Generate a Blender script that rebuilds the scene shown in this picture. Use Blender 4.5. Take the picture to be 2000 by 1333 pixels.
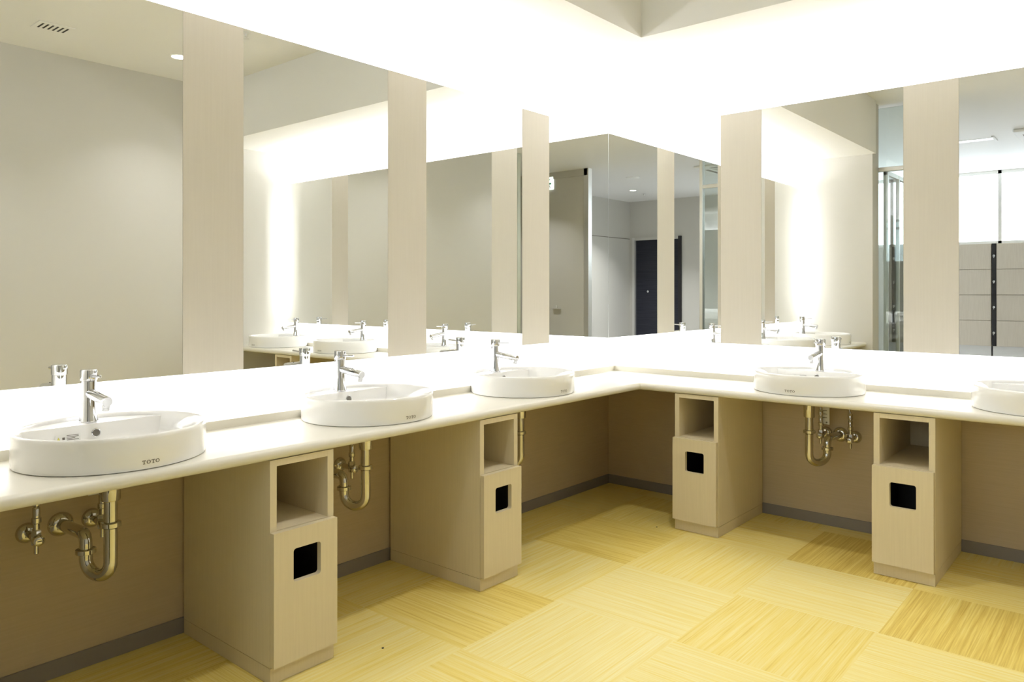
import bpy, math, random
from mathutils import Vector, Matrix

S = bpy.context.scene
for o in list(bpy.data.objects):
    bpy.data.objects.remove(o)
COL = S.collection
PI = math.pi
random.seed(7)

# ------------------------------------------------------------------ camera
cam_d = bpy.data.cameras.new('camera')
cam = bpy.data.objects.new('camera', cam_d)
COL.objects.link(cam)
cam.location = (2.6417, -4.0597, 1.2195)
cam.rotation_euler = (PI / 2 + 0.0012, 0.0, 0.7038)
cam_d.sensor_width = 36.0
cam_d.lens = 26.5986
cam_d.shift_y = -0.05024
cam_d.clip_start = 0.02
S.camera = cam

# ------------------------------------------------------------------ world / exposure
w = bpy.data.worlds.new('world')
S.world = w
w.use_nodes = True
w.node_tree.nodes['Background'].inputs[0].default_value = (0.75, 0.85, 1.0, 1)
w.node_tree.nodes['Background'].inputs[1].default_value = 0.3
S.view_settings.view_transform = 'Standard'
S.view_settings.look = 'None'
S.view_settings.gamma = 1.0
S.view_settings.use_curve_mapping = False
S.view_settings.exposure = 0.40
cy = S.cycles
cy.max_bounces = 18
cy.diffuse_bounces = 6
cy.glossy_bounces = 12
cy.transmission_bounces = 8
cy.transparent_max_bounces = 12
cy.caustics_reflective = True
cy.blur_glossy = 0.3
cy.sample_clamp_indirect = 8.0
cy.use_denoising = True

# ------------------------------------------------------------------ key dimensions (metres)
Z_MB, Z_MT = 0.919, 2.219           # mirror bottom / top
Z_CT, Z_CU = 0.730, 0.694           # counter top / underside
D_C = 0.570                         # counter depth from the mirror plane
Z_LEDGE = 0.760
Z_SOF, Z_CEIL = 2.505, 3.0
SOF_X, SOF_Y = 0.655, 0.705         # soffit edges
Y_END = -3.55                       # pier at the end of the left arm
X_R = 3.65                          # right wall
GAP = 0.13                          # wall behind the mirrors

COVE_T, COVE_B = 5.0, 2.7
DOWN = 3.7
WARM = (1.0, 0.995, 1.03)


def strip_lamp(name, p0, p1, tilt_dir, width, watts):
    """a linear lamp lying between p0 and p1, shining along tilt_dir"""
    a, b = Vector(p0), Vector(p1)
    ld = bpy.data.lights.new(name, 'AREA')
    ld.shape = 'RECTANGLE'
    ld.size = (b - a).length
    ld.size_y = width
    ld.energy = watts * (b - a).length
    ld.color = WARM
    lo = bpy.data.objects.new(name, ld)
    COL.objects.link(lo)
    z = -Vector(tilt_dir).normalized()
    x = (b - a).normalized()
    y = z.cross(x)
    m = Matrix((x, y, z)).transposed().to_4x4()
    m.translation = (a + b) / 2
    lo.matrix_world = m
    return lo


strip_lamp('cove_lamp', (-0.085, -3.38, 2.195), (-0.085, 0.02, 2.195), (-0.1, 0, 1), 0.04, COVE_T)
strip_lamp('cove_lamp', (0.02, 0.085, 2.195), (3.55, 0.085, 2.195), (0, 0.1, 1), 0.04, COVE_T)
strip_lamp('cove_lamp', (-0.085, -3.38, 0.95), (-0.085, 0.02, 0.95), (-0.1, 0, -1), 0.04, COVE_B)
strip_lamp('cove_lamp', (0.02, 0.085, 0.95), (3.55, 0.085, 0.95), (0, 0.1, -1), 0.04, COVE_B)
# vertical strips behind the free ends of the two mirror runs
strip_lamp('cove_lamp', (-0.085, -3.375, 1.0), (-0.085, -3.375, 2.15), (-0.2, -1, 0), 0.04, 4.5)
strip_lamp('cove_lamp', (3.545, 0.085, 1.0), (3.545, 0.085, 2.15), (1, 0.2, 0), 0.04, 7.5)


# ------------------------------------------------------------------ materials
def nodes_of(m):
    m.use_nodes = True
    return m.node_tree, m.node_tree.nodes['Principled BSDF']


def mat(name, col, rough=0.5, metal=0.0, spec=0.5, coat=0.0):
    m = bpy.data.materials.new(name)
    nt, b = nodes_of(m)
    b.inputs['Base Color'].default_value = (*col, 1)
    b.inputs['Roughness'].default_value = rough
    b.inputs['Metallic'].default_value = metal
    b.inputs['Specular IOR Level'].default_value = spec
    b.inputs['Coat Weight'].default_value = coat
    return m


def emit(name, col, s):
    m = bpy.data.materials.new(name)
    nt, b = nodes_of(m)
    b.inputs['Base Color'].default_value = (0.8, 0.8, 0.8, 1)
    b.inputs['Emission Color'].default_value = (*col, 1)
    b.inputs['Emission Strength'].default_value = s
    return m


def grain(name, c1, c2, scale, rough=0.55, spec=0.3):
    """laminate with a fine stretched grain (object space)"""
    m = mat(name, c1, rough, spec=spec)
    nt = m.node_tree
    b = nt.nodes['Principled BSDF']
    tc = nt.nodes.new('ShaderNodeTexCoord')
    mp = nt.nodes.new('ShaderNodeMapping')
    mp.inputs['Scale'].default_value = scale
    n = nt.nodes.new('ShaderNodeTexNoise')
    n.inputs['Scale'].default_value = 1.0
    n.inputs['Detail'].default_value = 4.0
    r = nt.nodes.new('ShaderNodeValToRGB')
    r.color_ramp.elements[0].color = (*c1, 1)
    r.color_ramp.elements[1].color = (*c2, 1)
    r.color_ramp.elements[0].position = 0.35
    r.color_ramp.elements[1].position = 0.65
    nt.links.new(tc.outputs['Object'], mp.inputs['Vector'])
    nt.links.new(mp.outputs[0], n.inputs['Vector'])
    nt.links.new(n.outputs[0], r.inputs[0])
    nt.links.new(r.outputs[0], b.inputs['Base Color'])
    return m


def painted(name, col, rough=0.6):
    m = mat(name, col, rough, spec=0.25)
    nt = m.node_tree
    b = nt.nodes['Principled BSDF']
    n = nt.nodes.new('ShaderNodeTexNoise')
    n.inputs['Scale'].default_value = 260.0
    bp = nt.nodes.new('ShaderNodeBump')
    bp.inputs['Strength'].default_value = 0.04
    bp.inputs['Distance'].default_value = 0.002
    tc = nt.nodes.new('ShaderNodeTexCoord')
    nt.links.new(tc.outputs['Object'], n.inputs['Vector'])
    nt.links.new(n.outputs[0], bp.inputs['Height'])
    nt.links.new(bp.outputs[0], b.inputs['Normal'])
    return m


def thin_glass(name, tint, refl_rough=0.0, add=0.0):
    m = bpy.data.materials.new(name)
    m.use_nodes = True
    nt = m.node_tree
    nt.nodes.clear()
    out = nt.nodes.new('ShaderNodeOutputMaterial')
    mix = nt.nodes.new('ShaderNodeMixShader')
    tr = nt.nodes.new('ShaderNodeBsdfTransparent')
    gl = nt.nodes.new('ShaderNodeBsdfGlossy')
    fr = nt.nodes.new('ShaderNodeFresnel')
    tr.inputs[0].default_value = (*tint, 1)
    gl.inputs['Roughness'].default_value = refl_rough
    fr.inputs[0].default_value = 1.5
    mth = nt.nodes.new('ShaderNodeMath')
    mth.operation = 'MULTIPLY_ADD'
    mth.inputs[1].default_value = 1.7
    mth.inputs[2].default_value = add
    mth.use_clamp = True
    nt.links.new(fr.outputs[0], mth.inputs[0])
    nt.links.new(mth.outputs[0], mix.inputs[0])
    nt.links.new(tr.outputs[0], mix.inputs[1])
    nt.links.new(gl.outputs[0], mix.inputs[2])
    nt.links.new(mix.outputs[0], out.inputs[0])
    return m


M = {}
M['white'] = painted('white_paint', (0.86, 0.86, 0.845))
M['ceil'] = painted('ceiling_paint', (0.82, 0.815, 0.79))
M['cream'] = painted('cream_wallcovering', (0.60, 0.585, 0.535))
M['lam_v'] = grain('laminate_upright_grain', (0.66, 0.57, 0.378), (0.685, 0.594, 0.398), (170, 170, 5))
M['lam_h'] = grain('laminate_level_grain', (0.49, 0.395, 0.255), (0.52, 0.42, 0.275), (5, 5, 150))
M['lam_panel'] = grain('pale_laminate', (0.655, 0.615, 0.535), (0.67, 0.63, 0.55), (150, 150, 4))
M['counter'] = mat('solid_surface_counter', (0.73, 0.70, 0.605), 0.30, spec=0.5)
M['ceramic'] = mat('white_ceramic', (0.87, 0.865, 0.845), 0.06, spec=0.6, coat=0.4)
M['chrome'] = mat('polished_chrome', (0.74, 0.75, 0.78), 0.06, 1.0)
M['pipe'] = mat('chromed_pipe', (0.62, 0.60, 0.56), 0.09, 1.0)
M['dark'] = mat('dark_recess', (0.02, 0.018, 0.016), 0.6)
M['hole'] = mat('shaded_grey_metal', (0.20, 0.19, 0.17), 0.35, 0.5)
M['black'] = mat('black_plastic', (0.012, 0.011, 0.012), 0.5)
M['grey'] = mat('grey_vinyl_skirting', (0.24, 0.215, 0.185), 0.55, spec=0.3)
M['alu'] = mat('brushed_aluminium', (0.74, 0.73, 0.70), 0.38, 0.6)
M['pale'] = mat('pale_green_metal', (0.55, 0.57, 0.47), 0.4)
M['edge'] = mat('mirror_edge', (0.30, 0.36, 0.33), 0.15)
M['ink'] = mat('grey_print', (0.13, 0.11, 0.09), 0.6)
M['green'] = mat('green_print', (0.05, 0.38, 0.20), 0.5)
M['paper'] = mat('white_paper', (0.82, 0.82, 0.80), 0.5)
M['yellow'] = mat('yellow_print', (0.70, 0.65, 0.10), 0.5)
M['mirror'] = mat('mirror_silver', (0.925, 0.935, 0.92), 0.0, 1.0)
M['glass'] = thin_glass('clear_glass', (0.90, 0.94, 0.93))
M['lamp'] = emit('downlight_glow', (1.0, 0.93, 0.8), 14.0)
M['pane'] = emit('frosted_window_daylight', (0.78, 0.89, 1.0), 4.2)
M['sign'] = emit('lit_sign_face', (0.9, 1.0, 1.0), 0.9)
M['locker'] = grain('locker_laminate', (0.66, 0.60, 0.50), (0.70, 0.64, 0.54), (120, 120, 6))
M['navy'] = grain('dark_slatted_door', (0.012, 0.013, 0.022), (0.03, 0.032, 0.045), (2, 2, 260), 0.4)


def floor_mat():
    m = mat('bamboo_floor_tile', (0.7, 0.55, 0.2), 0.42, spec=0.35)
    nt = m.node_tree
    b = nt.nodes['Principled BSDF']
    uv = nt.nodes.new('ShaderNodeUVMap')
    uv.uv_map = 'grain'
    at = nt.nodes.new('ShaderNodeAttribute')
    at.attribute_name = 'tone'
    mp = nt.nodes.new('ShaderNodeMapping')
    mp.inputs['Scale'].default_value = (1.1, 85, 1)
    n = nt.nodes.new('ShaderNodeTexNoise')
    n.inputs['Scale'].default_value = 1.0
    n.inputs['Detail'].default_value = 5.0
    n.inputs['Roughness'].default_value = 0.65
    mp2 = nt.nodes.new('ShaderNodeMapping')
    mp2.inputs['Scale'].default_value = (6, 210, 1)
    n2 = nt.nodes.new('ShaderNodeTexNoise')
    n2.inputs['Scale'].default_value = 1.0
    n2.inputs['Detail'].default_value = 2.0
    add = nt.nodes.new('ShaderNodeMath')
    add.operation = 'MULTIPLY_ADD'
    add.inputs[1].default_value = 0.45
    sub = nt.nodes.new('ShaderNodeMath')
    sub.operation = 'MULTIPLY_ADD'
    sub.inputs[1].default_value = 1.0
    r = nt.nodes.new('ShaderNodeValToRGB')
    e = r.color_ramp.elements
    e[0].position, e[0].color = 0.30, (0.56, 0.365, 0.055, 1)
    e[1].position, e[1].color = 1.0, (0.83, 0.745, 0.38, 1)
    k = e.new(0.62)
    k.color = (0.78, 0.615, 0.16, 1)
    L = nt.links.new
    L(uv.outputs[0], mp.inputs['Vector'])
    L(uv.outputs[0], mp2.inputs['Vector'])
    L(mp.outputs[0], n.inputs['Vector'])
    L(mp2.outputs[0], n2.inputs['Vector'])
    L(n2.outputs[0], add.inputs[0])
    L(n.outputs[0], add.inputs[2])          # n2*.45 + n
    L(add.outputs[0], sub.inputs[0])
    L(at.outputs['Fac'], sub.inputs[2])     # + tone
    L(sub.outputs[0], r.inputs[0])
    L(r.outputs[0], b.inputs['Base Color'])
    tg = nt.nodes.new('ShaderNodeTangent')
    tg.direction_type = 'UV_MAP'
    tg.uv_map = 'grain'
    b.inputs['Anisotropic'].default_value = 0.7
    L(tg.outputs[0], b.inputs['Tangent'])
    return m


M['floor'] = floor_mat()
M['hall'] = painted('pale_hall_bounce', (0.70, 0.70, 0.70), 0.4)  # unseen hall floor, made pale grey to bounce light


# ------------------------------------------------------------------ mesh builder
class MB:
    def __init__(s):
        s.v, s.f, s.mi, s.slots = [], [], [], []

    def slot(s, m):
        if m not in s.slots:
            s.slots.append(m)
        return s.slots.index(m)

    def add(s, vs, fs, m):
        k = len(s.v)
        i = s.slot(m)
        s.v += [tuple(v) for v in vs]
        s.f += [[a + k for a in f] for f in fs]
        s.mi += [i] * len(fs)
        return s

    def box(s, lo, hi, m, bev=0.0):
        (x0, y0, z0), (x1, y1, z1) = lo, hi
        if bev <= 0:
            vs = [(x0, y0, z0), (x1, y0, z0), (x1, y1, z0), (x0, y1, z0),
                  (x0, y0, z1), (x1, y0, z1), (x1, y1, z1), (x0, y1, z1)]
            fs = [(0, 3, 2, 1), (4, 5, 6, 7), (0, 1, 5, 4), (1, 2, 6, 5), (2, 3, 7, 6), (3, 0, 4, 7)]
            return s.add(vs, fs, m)
        b = bev
        # chamfered box: 24 corner points
        vs, idx = [], {}
        for i, x in enumerate((x0, x1)):
            for j, y in enumerate((y0, y1)):
                for k, z in enumerate((z0, z1)):
                    sx, sy, sz = (b if i == 0 else -b), (b if j == 0 else -b), (b if k == 0 else -b)
                    for ax, p in (('x', (x, y + sy, z + sz)), ('y', (x + sx, y, z + sz)), ('z', (x + sx, y + sy, z))):
                        idx[(i, j, k, ax)] = len(vs)
                        vs.append(p)
        fs = []
        g = idx
        for i in (0, 1):
            q = [g[(i, 0, 0, 'x')], g[(i, 1, 0, 'x')], g[(i, 1, 1, 'x')], g[(i, 0, 1, 'x')]]
            fs.append(q if i else q[::-1])
            q = [g[(0, i, 0, 'y')], g[(0, i, 1, 'y')], g[(1, i, 1, 'y')], g[(1, i, 0, 'y')]]
            fs.append(q if i else q[::-1])
            q = [g[(0, 0, i, 'z')], g[(1, 0, i, 'z')], g[(1, 1, i, 'z')], g[(0, 1, i, 'z')]]
            fs.append(q if i else q[::-1])
        for i in (0, 1):
            for j in (0, 1):
                fs.append([g[(i, j, 0, 'x')], g[(i, j, 1, 'x')], g[(i, j, 1, 'y')], g[(i, j, 0, 'y')]])
                fs.append([g[(i, 0, j, 'x')], g[(i, 1, j, 'x')], g[(i, 1, j, 'z')], g[(i, 0, j, 'z')]])
                fs.append([g[(0, i, j, 'y')], g[(1, i, j, 'y')], g[(1, i, j, 'z')], g[(0, i, j, 'z')]])
                for k in (0, 1):
                    fs.append([g[(i, j, k, 'x')], g[(i, j, k, 'y')], g[(i, j, k, 'z')]])
        return s.add(vs, fs, m)

    def lathe(s, prof, m, n=32, origin=(0, 0, 0), axis=(0, 0, 1)):
        """prof: (r, h) pairs along axis"""
        az = Vector(axis).normalized()
        ax = az.orthogonal().normalized()
        ay = az.cross(ax)
        o = Vector(origin)
        vs, fs = [], []
        for r, h in prof:
            for k in range(n):
                a = 2 * PI * k / n
                vs.append(o + az * h + ax * (r * math.cos(a)) + ay * (r * math.sin(a)))
        for i in range(len(prof) - 1):
            for k in range(n):
                k2 = (k + 1) % n
                fs.append([i * n + k, i * n + k2, (i + 1) * n + k2, (i + 1) * n + k])
        fs.append(list(range(n))[::-1])
        fs.append([(len(prof) - 1) * n + k for k in range(n)])
        return s.add(vs, fs, m)

    def cyl(s, p0, p1, r, m, n=24, r2=None, bev=0.0):
        p0, p1 = Vector(p0), Vector(p1)
        L = (p1 - p0).length
        r2 = r if r2 is None else r2
        if bev:
            pr = [(r - bev, 0), (r, bev), (r2, L - bev), (r2 - bev, L)]
        else:
            pr = [(r, 0), (r2, L)]
        return s.lathe(pr, m, n, p0, p1 - p0)

    def tube(s, pts, r, m, n=20):
        pts = [Vector(p) for p in pts]
        vs, fs = [], []
        t0 = (pts[1] - pts[0]).normalized()
        u = t0.orthogonal().normalized()
        for i, p in enumerate(pts):
            if i == 0:
                t = t0
            elif i == len(pts) - 1:
                t = (pts[i] - pts[i - 1]).normalized()
            else:
                t = ((pts[i + 1] - p).normalized() + (p - pts[i - 1]).normalized()).normalized()
            u = (u - t * u.dot(t)).normalized()
            v = t.cross(u)
            for k in range(n):
                a = 2 * PI * k / n
                vs.append(p + u * (r * math.cos(a)) + v * (r * math.sin(a)))
        for i in range(len(pts) - 1):
            for k in range(n):
                k2 = (k + 1) % n
                fs.append([i * n + k, i * n + k2, (i + 1) * n + k2, (i + 1) * n + k])
        fs.append(list(range(n))[::-1])
        fs.append([(len(pts) - 1) * n + k for k in range(n)])
        return s.add(vs, fs, m)

    def sweep(s, prof, stations, m):
        """prof: closed (d, z) polygon; stations: functions (d) -> (x, y)"""
        n = len(prof)
        vs, fs = [], []
        for st in stations:
            for d, z in prof:
                x, y = st(d)
                vs.append((x, y, z))
        for i in range(len(stations) - 1):
            for k in range(n):
                k2 = (k + 1) % n
                fs.append([i * n + k, i * n + k2, (i + 1) * n + k2, (i + 1) * n + k])
        fs.append(list(range(n)))
        fs.append([(len(stations) - 1) * n + k for k in range(n)][::-1])
        return s.add(vs, fs, m)

    def prism(s, poly, holes_ring, z0, z1, m, conv):
        """ring between two same-length outlines poly/holes_ring, thick z0..z1; conv maps (a,b,c)->xyz"""
        n = len(poly)
        vs = []
        for z in (z0, z1):
            vs += [conv(a, b, z) for a, b in poly]
            vs += [conv(a, b, z) for a, b in holes_ring]
        fs = []
        for k in range(n):
            k2 = (k + 1) % n
            fs.append([k, k2, n + k2, n + k])
            fs.append([2 * n + k, 3 * n + k, 3 * n + k2, 2 * n + k2])
            fs.append([k, 2 * n + k, 2 * n + k2, k2])
            fs.append([n + k, n + k2, 3 * n + k2, 3 * n + k])
        return s.add(vs, fs, m)

    def build(s, name, parent=None, smooth=True, loc=None, rotz=None, angle=35):
        me = bpy.data.meshes.new(name)
        me.from_pydata(s.v, [], s.f)
        for mm in s.slots:
            me.materials.append(mm)
        me.polygons.foreach_set('material_index', s.mi)
        import bmesh
        bm = bmesh.new()
        bm.from_mesh(me)
        bmesh.ops.recalc_face_normals(bm, faces=bm.faces)
        bm.to_mesh(me)
        bm.free()
        if smooth:
            me.polygons.foreach_set('use_smooth', [True] * len(me.polygons))
            me.set_sharp_from_angle(angle=math.radians(angle))
        me.update()
        o = bpy.data.objects.new(name, me)
        COL.objects.link(o)
        if parent is not None:
            o.parent = parent
        if loc is not None:
            o.location = loc
        if rotz is not None:
            o.rotation_euler = (0, 0, rotz)
        return o


def arc_path(pts, rad, n=10):
    """round the corners of a polyline"""
    P = [Vector(p) for p in pts]
    out = [P[0]]
    for i in range(1, len(P) - 1):
        a, b, c = P[i - 1], P[i], P[i + 1]
        d1, d2 = (a - b).normalized(), (c - b).normalized()
        ang = d1.angle(d2)
        if ang > PI - 0.02:
            out.append(b)
            continue
        r = rad[i - 1] if isinstance(rad, (list, tuple)) else rad
        t = min(r / math.tan(ang / 2), 0.499 * (a - b).length, 0.499 * (c - b).length)
        r = t * math.tan(ang / 2)
        cen = b + (d1 + d2).normalized() * (r / math.sin(ang / 2))
        s0, s1 = b + d1 * t - cen, b + d2 * t - cen
        tot = s0.angle(s1)
        axis = s0.cross(s1).normalized()
        for k in range(n + 1):
            out.append(cen + Matrix.Rotation(tot * k / n, 3, axis) @ s0)
    out.append(P[-1])
    return out


def tag(o, label, cat, group=None):
    o['label'] = label
    o['category'] = cat
    if group:
        o['group'] = group
    return o


def thing(name, label, cat, loc=(0, 0, 0), rotz=0.0, group=None):
    o = bpy.data.objects.new(name, None)
    o.empty_display_size = 0.1
    COL.objects.link(o)
    o.location = loc
    o.rotation_euler = (0, 0, rotz)
    return tag(o, label, cat, group)


def struct(o):
    o['kind'] = 'structure'
    return o


def dup(root, loc, rotz, label, group=None):
    r = root.copy()
    COL.objects.link(r)
    r.location = loc
    r.rotation_euler = (0, 0, rotz)
    r['label'] = label
    if group:
        r['group'] = group
    for ch in list(root.children):
        c = ch.copy()
        COL.objects.link(c)
        c.parent = r
        for g in list(ch.children):
            d = g.copy()
            COL.objects.link(d)
            d.parent = c
    return r


# stations along the L (d = distance from the mirror plane)
ST_L0 = lambda d: (d, Y_END)
ST_C = lambda d: (d, -d)
ST_R1 = lambda d: (X_R, -d)

# ------------------------------------------------------------------ the setting
TX, TY, TS = 0.324, -0.118, 0.5225
TONE = {(0, 3): -0.12, (1, 2): 0.12, (1, 3): 0.11, (2, 2): -0.03, (1, 1): 0.0, (2, 1): 0.10, (3, 1): -0.20,
        (2, 0): -0.22, (0, 2): 0.03, (0, 4): 0.04, (1, 4): -0.01, (2, 3): 0.10, (3, 2): 0.09, (0, 1): -0.14,
        (1, 0): -0.02, (3, 0): -0.02, (-1, 3): 0.0, (-1, 2): -0.04, (-1, 4): -0.06, (0, 5): -0.10, (1, 5): 0.07}


def build_floor():
    vs, fs, uv, tone, hall = [], [], [], [], []
    rnd = random.Random(3)
    for i in range(-8, 11):
        for j in range(-2, 18):
            x0, x1 = TX + i * TS, TX + (i + 1) * TS
            y1, y0 = TY - j * TS, TY - (j + 1) * TS
            x0, x1 = max(x0, -1.3), min(x1, 5.6)
            y0, y1 = max(y0, -9.3), min(y1, 0.25)
            if x1 <= x0 or y1 <= y0:
                continue
            k = len(vs)
            vs += [(x0, y0, 0), (x1, y0, 0), (x1, y1, 0), (x0, y1, 0)]
            fs.append((k, k + 1, k + 2, k + 3))
            hall.append(1 if (y1 < -3.8) else 0)
            ox, oy = rnd.uniform(0, 40), rnd.uniform(0, 40)
            odd = (i + j) % 2
            for x, y in ((x0, y0), (x1, y0), (x1, y1), (x0, y1)):
                a, b_ = (x, y) if odd else (y, x)
                uv.append((a + ox, b_ + oy))
            t = TONE.get((i, j), rnd.uniform(-0.08, 0.06))
            tone += [t] * 4
    me = bpy.data.meshes.new('floor')
    me.from_pydata(vs, [], fs)
    u = me.uv_layers.new(name='grain')
    for q, c in enumerate(uv):
        u.data[q].uv = c
    a = me.attributes.new('tone', 'FLOAT', 'POINT')
    a.data.foreach_set('value', tone)
    me.materials.append(M['floor'])
    me.materials.append(M['hall'])
    me.polygons.foreach_set('material_index', hall)
    o = bpy.data.objects.new('floor', me)
    COL.objects.link(o)
    return struct(o)


build_floor()

# ceiling: high slab with the low soffit along both vanity walls
mb = MB()
mb.box((-1.3, -9.3, Z_CEIL), (5.6, 0.3, Z_CEIL + 0.1), M['ceil'])
mb.box((-0.3, Y_END, Z_SOF), (SOF_X, 0.3, Z_CEIL), M['ceil'])
mb.box((SOF_X, -SOF_Y, Z_SOF), (X_R + 0.1, 0.3, Z_CEIL), M['ceil'])
struct(mb.build('ceiling', smooth=False))


def wall_block(name, boxes):
    b = MB()
    for lo, hi, m in boxes:
        b.box(lo, hi, m)
    return struct(b.build(name, smooth=False))


wall_block('wall_left', [((-0.3, Y_END, 0), (-GAP, GAP, Z_SOF), M['white'])])
wall_block('wall_back', [((-0.3, GAP, 0), (X_R, 0.3, Z_SOF), M['white'])])
# laminate-faced lower walls, boxed out to the mirror plane
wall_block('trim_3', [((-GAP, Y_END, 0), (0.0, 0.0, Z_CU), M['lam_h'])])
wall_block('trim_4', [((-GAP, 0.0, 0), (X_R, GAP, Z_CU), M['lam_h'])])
wall_block('wall_right', [((X_R, -3.44, 0), (X_R + 0.1, 0.3, Z_CEIL), M['cream'])])
wall_block('wall_front', [((-0.3, Y_END - 0.2, 0), (0.625, Y_END, Z_CEIL), M['cream'])])
wall_block('wall_east', [((5.42, -9.3, 0), (5.6, 0.3, Z_CEIL), M['cream'])])
wall_block('wall_west', [((-1.3, -9.3, 0), (-1.15, Y_END - 0.2, Z_CEIL), M['white']),
                         ((-1.15, Y_END - 0.2, 0), (-0.3, Y_END, Z_CEIL), M['white'])])
wall_block('wall_rear', [((-1.15, -9.3, 0), (2.7, -9.1, 1.915), M['cream']),
                         ((2.7, -9.3, 0), (4.26, -9.1, Z_CEIL), M['cream']),
                         ((4.26, -9.3, 2.27), (5.42, -9.1, Z_CEIL), M['cream']),
                         ((5.34, -9.3, 0), (5.42, -9.1, 2.27), M['cream'])])
wall_block('wall_north', [((X_R + 0.1, 0.1, 0), (5.42, 0.3, Z_CEIL), M['cream'])])

# skirting
mb = MB()
pr = [(0.0, 0.0), (0.006, 0.0), (0.006, 0.054), (0.004, 0.056), (0.0, 0.056)]
mb.sweep(pr, [ST_L0, ST_C], M['grey'])
struct(mb.build('baseboard_left', smooth=False))
mb = MB()
mb.sweep(pr, [ST_C, ST_R1], M['grey'])
struct(mb.build('baseboard_back', smooth=False))
# joint line and metal head on the far corridor wall
mb = MB()
mb.box((5.412, -9.1, 2.25), (5.42, -7.0, 2.262), M['grey'])
struct(mb.build('trim_1', smooth=False))

# windows of the locker room
for q, (x0, x1) in enumerate(((-1.15, -0.08), (-0.08, 0.905), (0.905, 1.89), (1.89, 2.70))):
    b = MB()
    b.box((x0, -9.22, 1.915), (x1, -9.20, Z_CEIL), M['pane'])
    win = struct(b.build('window_%d' % (q + 1), smooth=False))
    f = MB()
    f.box((x0, -9.2, 1.915), (x0 + 0.022, -9.12, Z_CEIL), M['alu'])
    f.box((x1 - 0.022, -9.2, 1.915), (x1, -9.12, Z_CEIL), M['alu'])
    f.box((x0, -9.2, 1.915), (x1, -9.12, 1.955), M['alu'])
    f.box((x0, -9.2, 2.95), (x1, -9.12, Z_CEIL), M['alu'])
    f.build('window_frame', win, smooth=False)

# dark corridor door
b = MB()
b.box((4.32, -9.17, 0.0), (5.28, -9.12, 2.22), M['navy'])
dr = struct(b.build('door_1', smooth=False))
f = MB()
f.box((4.26, -9.16, 0), (4.32, -9.06, 2.27), M['black'])
f.box((5.28, -9.16, 0), (5.34, -9.06, 2.27), M['alu'])
f.box((4.32, -9.16, 2.22), (5.28, -9.06, 2.27), M['cream'])
f.build('door_frame', dr, smooth=False)
f = MB()
f.cyl((4.99, -9.12, 1.2), (4.99, -9.07, 1.2), 0.022, M['chrome'], bev=0.006)
f.build('door_knob', dr)

# cream sliding partition door beside the doorway, with its post
b = MB()
b.box((3.70, -5.09, 0.0), (5.3, -5.05, 2.90), M['cream'])
dr = struct(b.build('door_2', smooth=False))
f = MB()
f.box((3.64, -5.10, 2.90), (5.42, -5.03, 3.0), M['cream'])
f.box((3.62, -5.12, 0.0), (3.70, -5.03, 3.0), M['alu'])
f.build('door_frame', dr, smooth=False)
f = MB()
f.box((4.13, -5.05, 0.94), (4.28, -5.02, 0.955), M['alu'])
f.cyl((4.2, -5.035, 0.955), (4.2, -5.035, 1.0), 0.008, M['alu'])
f.build('door_handle', dr)

# trim: metal end post of the right wall
b = MB()
b.box((X_R - 0.02, -3.50, 0), (X_R + 0.12, -3.44, Z_CEIL), M['pale'])
struct(b.build('trim_2', smooth=False))

# ------------------------------------------------------------------ vanity counter
ct = thing('vanity_counter', 'L-shaped off-white vanity counter along both mirrored walls', 'counter', (0, 0, 0))
r = 0.017
prof = [(0.0, Z_CU), (D_C - r, Z_CU)]
for k in range(1, 8):
    a = -PI / 2 + PI / 2 * k / 8
    prof.append((D_C - r + r * math.cos(a), Z_CU + r + r * math.sin(a)))
for k in range(0, 9):
    a = PI / 2 * k / 8
    prof.append((D_C - r + r * math.cos(a), Z_CT - r + r * math.sin(a)))
prof += [(-GAP + 0.0005, Z_CT), (-GAP + 0.0005, Z_CU)]
prof = prof[1:]
mb = MB()
mb.sweep(prof, [ST_L0, ST_C, ST_R1], M['counter'])
mb.build('worktop', ct, angle=50)
# raised ledge along the back, notched around the basins
BA, BB = 0.257, 0.2475          # basin half width along the wall, half depth
BC = 0.301                      # basin centre distance from the mirror plane
Z_RIM = 0.826
UL = [3.12, 2.17, 1.22]
UB = [1.351, 2.30, 3.25]
LD = 0.125


def notch(u):
    """(d, u) points of the bite a basin takes out of the ledge front, by rising u"""
    a_, b_ = BA + 0.0015, BB + 0.0015
    c0 = math.acos((LD - BC) / b_)
    out = []
    for k in range(25):
        a = c0 + (2 * PI - 2 * c0) * k / 24
        out.append((BC + b_ * math.cos(a), u - a_ * math.sin(a)))
    return out


front = [(LD, Y_END)]
for u in UL:
    front += [(d, -uu) for d, uu in sorted(notch(u), key=lambda q: -q[1])]
front.append((LD, -LD))
for u in UB:
    front += [(uu, -d) for d, uu in sorted(notch(u), key=lambda q: q[1])]
front.append((X_R, -LD))
rear = [(X_R, GAP - 0.0005), (-GAP + 0.0005, GAP - 0.0005), (-GAP + 0.0005, Y_END)]
outl = front + rear
n = len(outl)
mb = MB()
mb.add([(x, y, Z_CT) for x, y in outl] + [(x, y, Z_LEDGE) for x, y in outl],
       [list(range(n)), list(range(n, 2 * n))] + [[k, (k + 1) % n, n + (k + 1) % n, n + k] for k in range(n)], M['counter'])
mb.build('upstand_ledge', ct, smooth=False)

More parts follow.
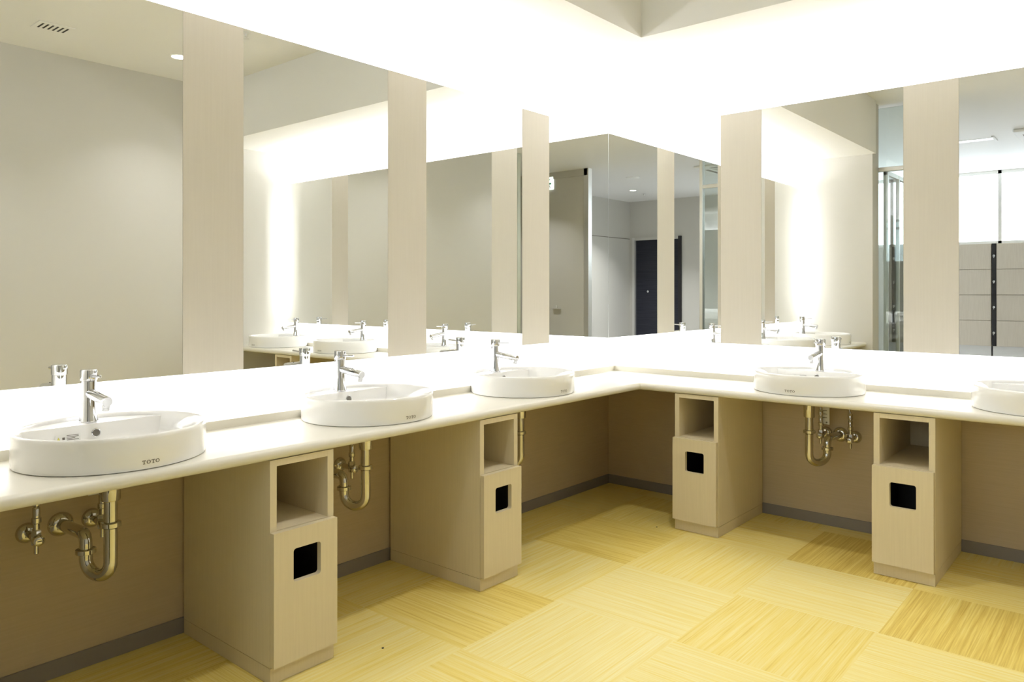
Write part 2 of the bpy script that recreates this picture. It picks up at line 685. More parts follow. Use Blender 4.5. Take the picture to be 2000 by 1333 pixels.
# ------------------------------------------------------------------ mirrors and panels
T = 0.012
MIR_L = [(0.0, 0.619), (0.861, 1.578), (1.814, 2.527), (2.762, 3.40)]
MIR_B = [(0.0, 0.758), (0.995, 1.707), (1.944, 2.66), (2.885, 3.575)]
PAN_L = [(0.619, 0.861), (1.578, 1.814), (2.527, 2.762)]
PAN_B = [(0.758, 0.995), (1.707, 1.944), (2.66, 2.885)]
LM_L = ['frameless mirror on the left wall meeting the corner, nearest the far end of that wall',
        'frameless mirror on the left wall above the basin closest to the corner',
        'frameless mirror on the left wall behind the middle basin, showing two reflected basins',
        'frameless mirror at the left picture edge, reflecting a plain wall and ceiling vent']
LM_B = ['frameless mirror on the back wall meeting the corner, reflecting the dark corridor door',
        'frameless mirror on the back wall behind the fourth basin, reflecting a glass screen',
        'frameless mirror at the right picture edge, reflecting lockers under bright windows',
        'frameless mirror at the hidden right end of the back wall, seen only in reflection']
LP_L = ['narrow beige laminate panel on the left wall closest to the corner',
        'beige laminate panel between two mirrors at the middle of the left wall',
        'widest looking beige laminate panel at the near end of the left wall']
LP_B = ['beige laminate panel on the back wall closest to the corner',
        'beige laminate panel near the right picture edge, beside the locker reflection',
        'beige laminate panel at the hidden right end of the back wall, seen in reflection']
E_ = 0.0008


def mirror(lo, hi, face):
    b = MB()
    (x0, y0, z0), (x1, y1, z1) = lo, hi
    vs = [(x0, y0, z0), (x1, y0, z0), (x1, y1, z0), (x0, y1, z0), (x0, y0, z1), (x1, y0, z1), (x1, y1, z1), (x0, y1, z1)]
    F = {'-z': (0, 3, 2, 1), '+z': (4, 5, 6, 7), '-y': (0, 1, 5, 4), '+x': (1, 2, 6, 5), '+y': (2, 3, 7, 6), '-x': (3, 0, 4, 7)}
    b.add(vs, [F[face]], M['mirror'])
    b.add(vs, [F[k] for k in F if k != face], M['edge'])
    return b.build('wall_mirror', smooth=False)


for (a, c), lb in zip(MIR_L, LM_L):
    tag(mirror((-T, -c + E_, Z_MB), (0.0, -a - E_, Z_MT), '+x'), lb, 'mirror', 'mirrors on the left wall')
for (a, c), lb in zip(MIR_B, LM_B):
    tag(mirror((a + E_, 0.0, Z_MB), (c - E_, T, Z_MT), '-y'), lb, 'mirror', 'mirrors on the back wall')
for (a, c), lb in zip(PAN_L, LP_L):
    b = MB()
    b.box((-0.02, -c, Z_MB), (0.001, -a, Z_MT), M['lam_panel'])
    tag(b.build('wall_panel', smooth=False), lb, 'panel', 'laminate panels between mirrors')
for (a, c), lb in zip(PAN_B, LP_B):
    b = MB()
    b.box((a, -0.001, Z_MB), (c, 0.02, Z_MT), M['lam_panel'])
    tag(b.build('wall_panel', smooth=False), lb, 'panel', 'laminate panels between mirrors')

# ------------------------------------------------------------------ cabinets
CW = 0.237            # width


def rrect(u0, u1, z0, z1, r, n):
    """rounded rectangle outline, 4*(n+1) points, counter clockwise from lower left"""
    out = []
    for cx, cz, a0 in ((u0 + r, z0 + r, PI), (u1 - r, z0 + r, 1.5 * PI), (u1 - r, z1 - r, 0), (u0 + r, z1 - r, PI / 2)):
        for k in range(n + 1):
            a = a0 + PI / 2 * k / n
            out.append((cx + r * math.cos(a), cz + r * math.sin(a)))
    return out


def make_cabinet(label, loc, rotz):
    """local frame: +x out of the wall, y along it, z up"""
    root = thing('bin_cabinet', label, 'cabinet', loc, rotz, 'bin cabinets under the counter')
    h = CW / 2
    t = 0.024
    d0, d1 = 0.012, 0.563
    b = MB()
    V = M['lam_v']
    zt = Z_CU - 0.001
    b.box((d0, -h, 0.052), (d1, -h + t, zt), V, 0.0008)
    b.box((d0, h - t, 0.052), (d1, h, zt), V, 0.0008)
    b.box((d0, -h + t, 0.673), (d1 - 0.0005, h - t, zt), V)
    b.box((d0, -h + t, 0.448), (d1 - 0.0005, h - t, 0.474), V)
    b.box((d0, -h + t, 0.052), (d0 + 0.012, h - t, 0.673), V)
    b.box((d0 + 0.012, -h + t, 0.052), (d1 - 0.0005, h - t, 0.07), V)
    b.build('carcass', root, smooth=False)
    b = MB()
    b.box((d0, -h + 0.0006, 0.001), (d1 + 0.0006, h - 0.0006, 0.0505), V)
    b.build('toe_kick', root, smooth=False)
    # door with a rounded-square hole
    b = MB()
    u0, u1, z0, z1 = -h - 0.001, h - 0.002, 0.057, 0.4715
    n = 6
    hole = rrect(-0.05, 0.052, 0.305, 0.409, 0.010, n)
    outer = rrect(u0, u1, z0, z1, 0.0015, n)
    b.prism(outer, hole, d1 + 0.003, d1 + 0.023, V, lambda a, c, z: (z, a, c))
    b.build('door', root, smooth=True, angle=30)
    b = MB()  # near-black bin box puts the enclosed shade behind the hole into its colour
    b.box((d1 - 0.25, -0.085, 0.075), (d1 - 0.244, 0.085, 0.43), M['dark'])
    b.box((d1 - 0.244, -0.085, 0.075), (d1 - 0.012, -0.08, 0.43), M['dark'])
    b.box((d1 - 0.244, 0.08, 0.075), (d1 - 0.012, 0.085, 0.43), M['dark'])
    b.box((d1 - 0.244, -0.08, 0.075), (d1 - 0.012, 0.08, 0.08), M['dark'])
    b.build('shade_bin', root, smooth=False)['label'] = 'waste bin box behind the door hole, coloured black for the shade inside'
    return root


R_L, R_B = 0.0, -PI / 2
cab = make_cabinet('beige bin cabinet at the front left, nearest the camera', (0, -2.645, 0), R_L)
dup(cab, (0, -1.692, 0), R_L, 'beige bin cabinet under the left counter between the middle and third basins')
dup(cab, (0.887, 0, 0), R_B, 'beige bin cabinet under the back counter, nearer the corner')
c4 = dup(cab, (1.837, 0, 0), R_B, 'beige bin cabinet at the right edge with a dark ring inside its cubby')
dup(cab, (2.775, 0, 0), R_B, 'beige bin cabinet beyond the right picture edge, seen only in a mirror')
b = MB()
b.tube([(0.30 + 0.032 * math.cos(2 * PI * k / 24), 0.0935 - 0.004, 0.58 + 0.055 * math.sin(2 * PI * k / 24)) for k in range(25)], 0.004, M['black'], 8)
b.build('cable_ring', c4)['label'] = 'black cable loop inside the cubby'

# ------------------------------------------------------------------ basins
CH = 0.165 - BC                 # chord of the tap deck, relative to the centre


def make_basin(label, loc, rotz, sticker):
    root = thing('wash_basin', label, 'basin', loc, rotz, 'oval white countertop basins')
    b = MB()
    CM = M['ceramic']
    N = 96

    def ell(da, z):
        return [(BC + (BB + da) * math.cos(2 * PI * k / N), (BA + da) * math.sin(2 * PI * k / N), z) for k in range(N)]
    zr = Z_RIM
    loops = [ell(-0.03, Z_CT + 0.0005), ell(-0.006, Z_CT + 0.0005), ell(-0.002, Z_CT + 0.003), ell(0.0, Z_CT + 0.010),
             ell(0.0, zr - 0.012), ell(-0.001, zr - 0.006), ell(-0.003, zr - 0.002), ell(-0.006, zr), ell(-0.009, zr - 0.001),
             ell(-0.0115, zr - 0.005)]
    vs, fs = [], []
    for l in loops:
        vs += l
    for i in range(len(loops) - 1):
        for k in range(N):
            k2 = (k + 1) % N
            fs.append([i * N + k, i * N + k2, (i + 1) * N + k2, (i + 1) * N + k])
    top = (len(loops) - 1) * N
    ia, ib = BB - 0.0115, BA - 0.0115
    zd = zr - 0.013                      # tap deck level
    ka = math.acos(CH / ia)              # chord angle
    # re-sample the inner rim into front arc / rear arc with the same loop indices
    front = [k for k in range(N) if math.cos(2 * PI * k / N) * ia > CH]
    rear = [k for k in range(N) if k not in front]
    front = [k for k in front if k <= N // 2][::1] + []
    fr_idx = sorted([k if k <= N // 2 else k - N for k in range(N) if math.cos(2 * PI * k / N) * ia > CH])
    re_idx = [fr_idx[-1] + q for q in range(0, N - len(fr_idx) + 2)]     # includes both chord ends
    # rear wall down to the deck, and the deck itself
    base = len(vs)
    deck = []
    for k in re_idx:
        a = 2 * PI * k / N
        vs.append((BC + ia * math.cos(a), ib * math.sin(a), zd))
        deck.append(len(vs) - 1)
    for q in range(len(re_idx) - 1):
        fs.append([top + re_idx[q] % N, top + re_idx[q + 1] % N, deck[q + 1], deck[q]])
    # chord points (from last rear point back to the first)
    n_ch = len(re_idx)
    ch = []
    A, B2 = Vector(vs[deck[0]]), Vector(vs[deck[-1]])
    for q in range(n_ch):
        t = q / (n_ch - 1)
        if q in (0, n_ch - 1):
            ch.append(deck[0] if q == 0 else deck[-1])
        else:
            vs.append(tuple(A.lerp(B2, t)))
            ch.append(len(vs) - 1)
    for q in range(n_ch - 1):
        quad = [deck[q], deck[q + 1], ch[q + 1], ch[q]]
        quad = list(dict.fromkeys(quad))
        if len(quad) >= 3:
            fs.append(quad)
    # bowl outline: front arc of the inner rim + chord
    arc = [top + k % N for k in fr_idx]
    out = arc + ch                       # arc runs first..last, chord then goes last..first side
    pts = [Vector(vs[i]) for i in out]
    cen = Vector((BC + 0.055, 0, 0))
    prev = out
    K = 11
    zb = 0.742
    for s_ in range(1, K + 1):
        t = s_ / K
        sc = 1 - 0.16 * t ** 0.8 if s_ < 5 else (1 - 0.16 * t ** 0.8) * (1 - 0.9 * ((s_ - 4) / (K - 4)) ** 1.6)
        cur = []
        for p in pts:
            z = zb + (p.z - zb) * max(0.0, (1 - t * 1.55)) ** 1.3
            xy = cen + (Vector((p.x, p.y, 0)) - cen) * sc
            vs.append((xy.x, xy.y, z - 0.004 * max(0, t - 0.6)))
            cur.append(len(vs) - 1)
        m = len(out)
        for q in range(m):
            q2 = (q + 1) % m
            quad = list(dict.fromkeys([prev[q], prev[q2], cur[q2], cur[q]]))
            if len(quad) >= 3:
                fs.append(quad)
        prev = cur
    fs.append(prev)
    b.add(vs, fs, CM)
    o = b.build('bowl', root, angle=40)
    # drain
    b = MB()
    b.lathe([(0.020, 0), (0.022, 0.002), (0.017, 0.004), (0.004, 0.005)], M['chrome'], 24, (cen.x, 0, 0.7385))
    b.build('drain', root)
    # overflow hole with its ring on the sloping back of the bowl
    p = Vector((BC + CH + 0.0125, 0.0, 0.785))
    ax = Vector((1, 0, 0.18)).normalized()
    b = MB()
    b.lathe([(0.0135, -0.004), (0.0135, 0.003), (0.0115, 0.004), (0.0105, 0.0035)], M['chrome'], 24, p, ax)
    b.lathe([(0.0102, 0.0), (0.0102, 0.0042)], M['hole'], 24, p, ax)
    b.build('overflow_hole', root)
    # maker's lettering on the front face
    b = MB()

    def surf(y, z, e=0.0006):
        x = BC + (BB + e) * math.sqrt(max(0, 1 - (y / (BA + e)) ** 2))
        return (x, y, z)

    def quad(y0, y1, z0, z1):
        b.add([surf(y0, z0), surf(y1, z0), surf(y1, z1), surf(y0, z1)], [(0, 1, 2, 3)], M['ink'])
    # viewed from the front, +y local runs to the right
    hh = 0.0105
    z0 = 0.7465

    def T_(y):
        wd = 0.0095
        quad(y - wd / 2, y + wd / 2, z0 + hh - 0.0018, z0 + hh)
        quad(y - wd / 2, y - wd / 2 + 0.0013, z0 + hh - 0.0036, z0 + hh)
        quad(y + wd / 2 - 0.0013, y + wd / 2, z0 + hh - 0.0036, z0 + hh)
        quad(y - 0.0012, y + 0.0012, z0, z0 + hh)
        quad(y - 0.003, y + 0.003, z0, z0 + 0.0013)

    def O_(y):
        n = 20
        for k in range(n):
            a0, a1 = 2 * PI * k / n, 2 * PI * (k + 1) / n
            P = []
            for a, ro in ((a0, 1), (a1, 1), (a1, 0), (a0, 0)):
                ry = 0.0056 if ro else 0.0032
                rz = hh / 2 if ro else hh / 2 - 0.0013
                P.append(surf(y + ry * math.cos(a), z0 + hh / 2 + rz * math.sin(a)))
            b.add(P, [(0, 1, 2, 3)], M['ink'])
    T_(-0.0185)
    O_(-0.0065)
    T_(0.0060)
    O_(0.0180)
    b.build('maker_lettering', root, smooth=False)['label'] = 'small grey TOTO lettering on the basin front'
    if sticker:
        b = MB()

        def sp(y, z, e):
            # back face of the bowl
            return (BC + CH + 0.0095 + (0.812 - z) * 0.13 + e, y, z)
        b.add([sp(-0.113, 0.770, 0.003), sp(-0.045, 0.770, 0.003), sp(-0.045, 0.792, 0.003), sp(-0.113, 0.792, 0.003)],
              [(0, 1, 2, 3)], M['paper'])
        for i in range(5):
            zz = 0.789 - i * 0.0042
            y1 = -0.048 - (0.012 if i in (2, 4) else 0.002)
            b.add([sp(-0.083, zz - 0.0016, 0.0036), sp(y1, zz - 0.0016, 0.0036), sp(y1, zz, 0.0036), sp(-0.083, zz, 0.0036)],
                  [(0, 1, 2, 3)], M['ink'])
        b.add([sp(-0.095, 0.777, 0.0036), sp(-0.088, 0.777, 0.0036), sp(-0.088, 0.784, 0.0036), sp(-0.095, 0.784, 0.0036)],
              [(0, 1, 2, 3)], M['ink'])
        b.add([sp(-0.110, 0.775, 0.0036), sp(-0.100, 0.775, 0.0036), sp(-0.105, 0.786, 0.0036)], [(0, 1, 2)], M['yellow'])
        b.build('caution_sticker', root, smooth=False)['label'] = 'small white caution sticker with a yellow triangle'
    return root


bas = make_basin('oval white basin at the front left, nearest the camera', (0, -UL[0], 0), R_L, True)
plain = make_basin('oval white basin in the middle of the left counter', (0, -UL[1], 0), R_L, False)
dup(plain, (0, -UL[2], 0), R_L, 'oval white basin on the left counter closest to the corner')
dup(bas, (UB[0], 0, 0), R_B, 'oval white basin on the back counter closest to the corner')
dup(bas, (UB[1], 0, 0), R_B, 'oval white basin cut off by the right picture edge')

dup(plain, (UB[2], 0, 0), R_B, 'oval white basin at the hidden right end of the back counter, seen in a mirror')


# ------------------------------------------------------------------ taps
def make_faucet(label, loc, rotz):
    root = thing('faucet', label, 'faucet', loc, rotz, 'chrome single lever faucets')
    C_ = M['chrome']
    b = MB()
    b.lathe([(0.0285, 0), (0.0285, 0.002), (0.027, 0.003), (0.0262, 0.008), (0.0245, 0.022), (0.0228, 0.04), (0.0220, 0.058),
             (0.0220, 0.1255), (0.0212, 0.1265)], C_, 40)
    b.build('body', root)
    b = MB()
    b.lathe([(0.0215, 0.1265), (0.0215, 0.128), (0.0236, 0.1285), (0.0241, 0.130), (0.0241, 0.158), (0.0233, 0.1605), (0.0222, 0.1615)], C_, 40)
    b.build('cap', root)
    b = MB()
    b.cyl((0.022, 0, 0.1425), (0.088, 0, 0.1455), 0.0042, C_, 14, bev=0.001)
    b.cyl((0.0235, 0, 0.1425), (0.029, 0, 0.1428), 0.0062, C_, 16, bev=0.001)
    b.build('lever', root)
    b = MB()
    p0, p1 = Vector((0.010, 0, 0.088)), Vector((0.142, 0, 0.0735))
    b.lathe([(0.0150, 0.0), (0.0150, (p1 - p0).length - 0.003), (0.0138, (p1 - p0).length)], C_, 32, p0, p1 - p0)
    b.lathe([(0.0026, 0), (0.0026, 0.0012)], M['dark'], 12, (0.083, 0, 0.0950), (0.11, 0, 1))
    b.build('spout', root)
    b = MB()
    b.lathe([(0.0105, 0.0), (0.0112, 0.002), (0.0112, 0.009), (0.0125, 0.010), (0.0125, 0.024)], C_, 24, (0.126, 0, 0.046), (0.11, 0, 1))
    b.build('aerator', root)
    return root


ZD = Z_RIM - 0.0128
fa = make_faucet('chrome lever faucet on the front left basin, nearest the camera', (0.122, -UL[0], ZD), R_L)
dup(fa, (0.122, -UL[1], ZD), R_L, 'chrome lever faucet on the middle basin of the left counter')
dup(fa, (0.122, -UL[2], ZD), R_L, 'chrome lever faucet on the left counter basin closest to the corner')
dup(fa, (UB[0], -0.122, ZD), R_B, 'chrome lever faucet on the back counter basin closest to the corner')
dup(fa, (UB[1], -0.122, ZD), R_B, 'chrome lever faucet of the basin at the right edge, seen in reflection')

dup(fa, (UB[2], -0.122, ZD), R_B, 'chrome lever faucet of the hidden last basin, seen only in a mirror')


# ------------------------------------------------------------------ drain traps and stop valves
def flange(b, p, r, ax=(1, 0, 0)):
    b.lathe([(r, 0.001), (r, 0.003), (r * 0.96, 0.008), (r * 0.82, 0.015), (r * 0.62, 0.019), (r * 0.55, 0.020)], M['pipe'], 32, p, ax)


def make_trap(label, loc, rotz, off):
    root = thing('drain_trap', label, 'pipe', loc, rotz, 'chromed drain traps under the basins')
    P_ = M['pipe']
    xt, xr = 0.285, 0.195
    o1 = off * 0.92
    zl = 0.352
    b = MB()
    b.lathe([(0.036, 0.0), (0.036, -0.004), (0.030, -0.009), (0.0235, -0.014), (0.0235, -0.026), (0.0265, -0.027),
             (0.0265, -0.092), (0.0245, -0.095)], P_, 32, (xt, 0, Z_CU - 0.001))
    b.build('tailpiece', root)
    b = MB()
    b.tube([(xt, 0, Z_CU - 0.09), (xt, 0, 0.515)], 0.0188, P_, 24)
    b.build('down_pipe', root)

    def ring(p, ax, r):
        q = MB()
        q.lathe([(r * 0.86, -0.008), (r, -0.006), (r, 0.006), (r * 0.86, 0.008)], P_, 28, p, ax)
        return q.build('slip_nut', root)
    ring((xt, 0, 0.527), (0, 0, 1), 0.0285)
    b = MB()
    rr = (xt - xr) / 2
    pth = [(xt, 0, 0.525), (xt, 0, 0.46)]
    cx = (xt + xr) / 2
    zc = zl + rr + 0.0188
    for k in range(0, 19):
        a = PI * k / 18
        f = (1 - math.cos(a)) / 2
        pth.append((cx + rr * math.cos(a), o1 * f, zc - rr * math.sin(a)))
    pth.append((xr, o1, 0.437))
    b.tube(pth, 0.0188, P_, 24)
    b.build('u_bend', root)
    ring((xr, o1, 0.437), (0, 0, 1), 0.028)
    b = MB()
    pth = arc_path([(xr, o1, 0.430), (xr, o1, 0.487), (0.0, off, 0.480)], 0.036, 12)
    b.tube(pth, 0.0182, P_, 24)
    b.build('waste_arm', root)
    b = MB()
    flange(b, (0.0, off, 0.480), 0.038)
    b.build('wall_flange', root)
    return root


def make_valve(label, loc, rotz, lean):
    root = thing('stop_valve', label, 'valve', loc, rotz, 'chromed stop valves under the basins')
    P_ = M['pipe']
    b = MB()
    flange(b, (0, 0, 0), 0.031)
    b.build('wall_flange', root)
    b = MB()
    b.cyl((0.015, 0, 0), (0.085, 0, 0), 0.0105, P_, 20)
    b.lathe([(0.012, -0.022), (0.0145, -0.02), (0.0145, 0.02), (0.012, 0.024)], P_, 6, (0.085, 0, 0.004), (0, 0, 1))
    b.cyl((0.085, 0, 0.024), (0.085, 0, 0.046), 0.0095, P_, 18)
    b.cyl((0.085, 0, -0.018), (0.085, 0, -0.046), 0.0065, P_, 16, bev=0.001)
    b.build('valve_body', root)
    b = MB()
    b.lathe([(0.0105, 0), (0.0155, 0.003), (0.0155, 0.017), (0.012, 0.02), (0.007, 0.021)], P_, 22, (0.094, 0, -0.002), (1, 0, 0))
    b.box((0.115, -0.0065, -0.0033), (0.1165, 0.0065, -0.0013), M['dark'])
    b.build('screw_handle', root)
    b = MB()
    b.lathe([(0.0115, 0.046), (0.0135, 0.048), (0.0135, 0.062), (0.0105, 0.064), (0.0105, 0.092), (0.0085, 0.095)], P_, 18, (0.085, 0, 0))
    b.lathe([(0.0095, 0.098), (0.0118, 0.100), (0.0118, 0.124), (0.008, 0.13)], P_, 18, (0.085, 0, 0))
    b.build('hose_nut', root)
    b = MB()
    pth = [(0.085, 0, 0.06), (0.085, 0, 0.13), (0.085, lean * 0.15, 0.16), (0.088, lean * 0.5, 0.19), (0.095, lean, Z_CU - 0.475 - 0.001)]
    P2 = arc_path(pth, 0.05, 6)
    b.tube(P2, 0.0052, P_, 12)
    b.build('supply_hose', root)
    return root


t1 = make_trap('chromed drain trap under the front left basin', (0, -UL[0], 0), R_L, -0.038)
dup(t1, (0, -UL[1], 0), R_L, 'chromed drain trap under the middle basin of the left counter')
dup(t1, (0, -UL[2], 0), R_L, 'chromed drain trap mostly hidden behind the cabinet near the corner')
make_trap('chromed drain trap under the back counter basin', (UB[0], 0, 0), R_B, 0.062)

ZV = 0.475
v1 = make_valve('chromed stop valve left of the drain pipe under the front left basin', (0, -3.2525, ZV), R_L, 0.02)
dup(v1, (0, -3.066, ZV + 0.004), R_L, 'chromed stop valve between drain pipe legs under the front left basin')
dup(v1, (0, -2.300, ZV), R_L, 'chromed stop valve under the middle basin, behind the front cabinet')
dup(v1, (0, -2.082, ZV + 0.004), R_L, 'chromed stop valve beside the trap under the middle basin')
v2 = make_valve('chromed stop valve right of the drain flange under the back counter basin', (1.485, 0, ZV), R_B, -0.05)
dup(v2, (1.341, 0, ZV + 0.006), R_B, 'chromed stop valve left of the drain flange under the back counter basin')


def make_tag_sheet(label, loc, rotz, w_, h_, n):
    root = tag(MB().box((0, -w_ / 2, -h_), (0.0012, w_ / 2, 0), M['paper'], 0.0004).build('valve_tag', smooth=False), label, 'tag')
    root.location = loc
    root.rotation_euler = (0, 0, rotz)
    b = MB()
    for i in range(n):
        zz = -0.012 - i * (h_ - 0.03) / n
        b.box((0.0012, -w_ / 2 + 0.003, zz - 0.003), (0.0016, w_ / 2 - 0.012, zz), M['ink'])
    b.lathe([(0.0045, 0), (0.0045, 0.0006)], M['ink'], 12, (0.0012, 0.003, -h_ + 0.01), (1, 0, 0))
    b.build('printed_lines', root, smooth=False)
    return root


make_tag_sheet('white printed tag hanging by the stop valve under the front left basin', (0.073, -3.088, 0.655), R_L, 0.032, 0.085, 3)
make_tag_sheet('white printed tag hanging by the stop valve under the back counter basin', (1.362, -0.070, 0.690), R_B, 0.034, 0.155, 7)

# ------------------------------------------------------------------ small floor studs
for (x, y), lb in (((0.687, -0.605), 'tiny dark stud in the floor left of the cabinet near the corner'),
                   ((0.637, -2.378), 'tiny dark stud in the floor right of the nearest cabinet')):
    b = MB()
    b.lathe([(0.0042, 0.0), (0.0042, 0.0010), (0.0030, 0.0018)], M['dark'], 14, (x, y, 0.0))
    tag(b.build('floor_stud'), lb, 'stud', 'dark floor studs')


# ------------------------------------------------------------------ ceiling fittings
def make_downlight(label, x, y, watts):
    root = thing('downlight', label, 'light', (x, y, Z_CEIL), 0, 'recessed downlights')
    b = MB()
    b.lathe([(0.066, 0), (0.066, -0.003), (0.060, -0.006), (0.056, -0.004), (0.056, 0)], M['white'], 32)
    b.build('trim_ring', root)
    b = MB()
    b.lathe([(0.055, -0.001), (0.055, -0.0025)], M['lamp'], 32)
    b.build('lamp_lens', root)
    ld = bpy.data.lights.new('downlight_lamp', 'AREA')
    ld.shape = 'DISK'
    ld.size = 0.10
    ld.energy = watts
    ld.color = WARM
    ld.spread = math.radians(100)
    lo = bpy.data.objects.new('downlight_lamp', ld)
    COL.objects.link(lo)
    lo.parent = root
    lo.location = (0, 0, -0.008)
    return root


make_downlight('downlight over the vanity room, reflected at the top of the nearest mirror', 3.01, -1.31, DOWN)
make_downlight('downlight over the vanity room nearer the corner of the soffit', 1.30, -1.31, DOWN)
make_downlight('downlight over the vanity room near the entrance side', 1.30, -2.95, DOWN)
make_downlight('downlight over the vanity room by the right wall entrance end', 3.01, -2.95, DOWN)
make_downlight('downlight just inside the doorway, over the cream partition door', 4.35, -4.25, 8.0)
make_downlight('downlight in the corridor ceiling in front of the dark door', 4.42, -7.58, 26.0)

for (lx, ly), lb in zip(((-0.35, -4.6), (-0.35, -6.2), (-0.8, -7.8)), ('nearest the glass screen', 'in the middle of the row', 'nearest the windows')):
    make_downlight('added unseen locker room fill light ' + lb, lx, ly, 7.0)  # extra fill lights added out of view to brighten the locker room

# air grille reflected top left
gr = thing('ceiling_vent', 'small slotted air grille in the ceiling, reflected in the nearest mirror', 'vent', (3.03, -2.17, Z_CEIL))
b = MB()
b.box((-0.09, -0.11, -0.006), (0.09, 0.11, 0.0), M['ceil'], 0.002)
b.build('frame', gr, smooth=False)
for k in range(6):
    b = MB()
    y = -0.075 + 0.03 * k
    b.box((-0.055, y - 0.006, -0.0068), (0.055, y + 0.006, -0.0058), M['dark'])
    b.build('slot', gr, smooth=False)

sp = thing('sprinkler', 'small ceiling sprinkler reflected beside the left wall panel', 'sprinkler', (2.13, -1.27, Z_CEIL), 0, 'ceiling sprinklers')
b = MB()
b.lathe([(0.035, 0), (0.035, -0.004), (0.012, -0.008), (0.009, -0.03)], M['alu'], 24)
b.build('rose', sp)
b = MB()
b.lathe([(0.022, -0.042), (0.022, -0.044)], M['alu'], 20)
b.cyl((0.008, 0, -0.03), (0.008, 0, -0.043), 0.002, M['alu'], 8)
b.cyl((-0.008, 0, -0.03), (-0.008, 0, -0.043), 0.002, M['alu'], 8)
b.build('deflector', sp)
dup(sp, (4.49, -8.09, Z_CEIL), 0, 'small ceiling sprinkler in the corridor near the dark door')
b = MB()
b.lathe([(0.11, 0), (0.11, -0.006), (0.10, -0.012), (0.06, -0.016)], M['white'], 36, (3.62, -6.26, Z_CEIL))
tag(b.build('ceiling_speaker'), 'flat round white disc on the corridor ceiling before the downlight', 'speaker')

# air conditioner cassette and linear slot in the locker room ceiling
ac = thing('air_conditioner', 'square white ceiling cassette reflected at the right picture edge', 'air conditioner', (1.92, -6.35, Z_CEIL))
b = MB()
b.box((-0.47, -0.47, -0.035), (0.47, 0.47, 0.0), M['white'], 0.01)
b.build('panel', ac, smooth=False)
b = MB()
b.box((-0.28, -0.28, -0.037), (0.28, 0.28, -0.0345), M['cream'], 0.001)
b.build('intake_grille', ac, smooth=False)
for sx, sy, a, c in ((0, 1, .26, .03), (0, -1, .26, .03), (1, 0, .03, .26), (-1, 0, .03, .26)):
    b = MB()
    b.box((sx * 0.37 - a, sy * 0.37 - c, -0.0365), (sx * 0.37 + a, sy * 0.37 + c, -0.0345), M['grey'])
    b.build('air_outlet', ac, smooth=False)
sl = thing('linear_diffuser', 'long grey slot diffuser in the locker room ceiling beside the window', 'vent', (0.75, -6.32, Z_CEIL))
b = MB()
b.box((-0.46, -0.07, -0.004), (0.46, 0.07, 0), M['alu'])
b.build('slot_plate', sl, smooth=False)
b = MB()
b.box((0.46, -0.16, -0.012), (0.485, 0.16, 0), M['white'])
b.build('end_cap', sl, smooth=False)

# ------------------------------------------------------------------ glass screen at the end of the vanity room
gs = thing('glass_screen', 'clear glass screen in a slim metal frame, reflected in the back mirror', 'screen', (0.58, -3.785, 0))
XG = 0.66
b = MB()
b.box((0.03, -0.005, 0.03), (XG - 0.035, 0.005, 2.36), M['glass'])
b.box((0.03, -0.005, 2.40), (XG - 0.035, 0.005, 2.97), M['glass'])
b.build('glass_pane', gs, smooth=False)
b = MB()
b.box((0.002, -0.03, 0), (0.03, 0.03, Z_CEIL - 0.001), M['alu'], 0.002)
b.build('frame_post', gs, smooth=False)
b = MB()
b.box((XG - 0.035, -0.03, 0), (XG, 0.03, Z_CEIL - 0.001), M['alu'], 0.002)
b.build('frame_post', gs, smooth=False)
b = MB()
b.box((0.03, -0.025, 2.36), (XG - 0.035, 0.025, 2.40), M['alu'], 0.002)
b.build('transom', gs, smooth=False)
b = MB()
b.box((0.03, -0.025, 0.002), (XG - 0.035, 0.025, 0.03), M['alu'])
b.build('bottom_rail', gs, smooth=False)

# second screen standing behind it, running away towards the lockers
g2 = thing('glass_screen', 'fluted glass partition running away behind the clear screen, seen in the back mirror', 'screen', (0.66, -3.86, 0))
for k in range(3):
    b = MB()
    y1, y0 = -0.04 - k * 0.42, -0.04 - (k + 1) * 0.42
    b.box((-0.004, y0 + 0.03, 0.03), (0.004, y1, 2.34), M['glass'])
    b.build('glass_pane', g2, smooth=False)
    b = MB()
    b.box((-0.02, y0, 0), (0.02, y0 + 0.03, 2.38), M['alu'], 0.002)
    b.build('frame_post', g2, smooth=False)
b = MB()
b.box((-0.02, -0.04, 0), (0.02, 0.0, 2.38), M['alu'], 0.002)
b.build('frame_post', g2, smooth=False)
b = MB()
b.box((-0.018, -1.30, 2.34), (0.018, 0.0, 2.38), M['alu'])
b.build('top_rail', g2, smooth=False)

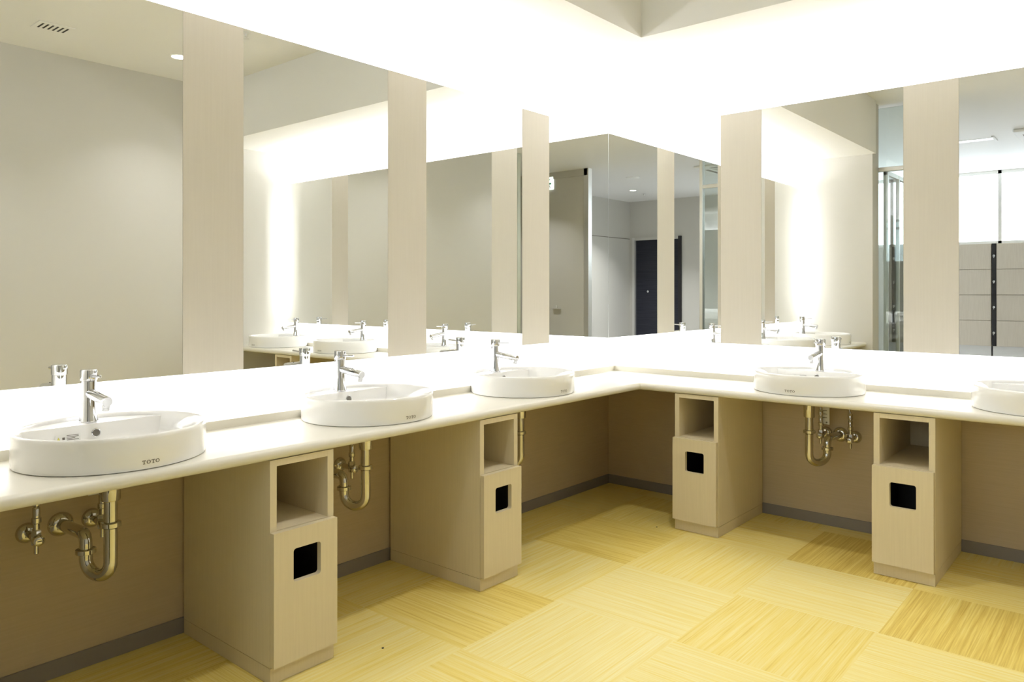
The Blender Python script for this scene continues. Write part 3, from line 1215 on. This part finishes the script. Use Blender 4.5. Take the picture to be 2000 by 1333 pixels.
# exit sign on the partition door
sg = thing('exit_sign', 'small lit exit sign with green marks high on the cream partition door', 'sign', (4.38, -5.05, 2.84))
b = MB()
b.box((-0.12, 0.0005, -0.095), (0.12, 0.025, 0.095), M['sign'], 0.002)
b.build('sign_face', sg, smooth=False)
b = MB()
b.box((-0.085, 0.0255, -0.018), (0.02, 0.0265, 0.006), M['green'])
b.add([(-0.075, 0.0262, 0.055), (-0.02, 0.0262, 0.030), (-0.012, 0.0262, 0.042), (-0.055, 0.0262, 0.062)], [(0, 1, 2, 3)], M['green'])
b.build('green_marks', sg, smooth=False)
b = MB()
for lo, hi in (((-0.040, -0.075), (-0.033, -0.035)), ((-0.062, -0.041), (-0.033, -0.035)), ((-0.062, -0.058), (-0.033, -0.052)),
               ((-0.065, -0.058), (-0.058, -0.035)), ((-0.068, -0.075), (-0.061, -0.054)), ((-0.020, -0.058), (-0.004, -0.052))):
    b.box((lo[0], 0.0255, lo[1]), (hi[0], 0.0265, hi[1]), M['ink'])
b.build('grey_characters', sg, smooth=False)


# ------------------------------------------------------------------ lockers
def make_locker(label, x):
    root = thing('locker_unit', label, 'locker', (x, -9.1, 0), 0, 'locker units under the windows')
    b = MB()
    b.box((0, 0.002, 0.42), (0.86, 0.40, 1.895), M['locker'])
    b.build('carcass', root, smooth=False)
    b = MB()
    b.box((0.01, 0.01, 0.0), (0.85, 0.36, 0.42), M['white'])
    b.build('plinth', root, smooth=False)
    for k in range(4):
        z0 = 0.422 + k * 0.3685
        b = MB()
        b.box((0.063, 0.402, z0), (0.857, 0.42, z0 + 0.362), M['locker'], 0.002)
        b.build('drawer_front', root, smooth=False)
    b = MB()
    b.box((0.003, 0.402, 0.422), (0.057, 0.417, 1.895), M['black'])
    st = b.build('lock_strip', root, smooth=False)
    st['label'] = 'black upright strip carrying four locks'
    for k in range(4):
        b = MB()
        z = 0.422 + k * 0.3685 + 0.19
        b.cyl((0.03, 0.417, z), (0.03, 0.435, z), 0.016, M['chrome'], 16, bev=0.003)
        b.box((0.024, 0.435, z - 0.03), (0.036, 0.445, z + 0.006), M['chrome'])
        b.build('lock', st)
    return root


LX = 0.86
lk = make_locker('beige four-drawer locker unit whose black lock strip shows at the right picture edge', LX)
dup(lk, (LX - 0.865, -9.1, 0), 0, 'beige four-drawer locker unit just left of the visible black strip', 'locker units under the windows')
dup(lk, (LX + 0.865, -9.1, 0), 0, 'beige four-drawer locker unit beyond the right picture edge', 'locker units under the windows')
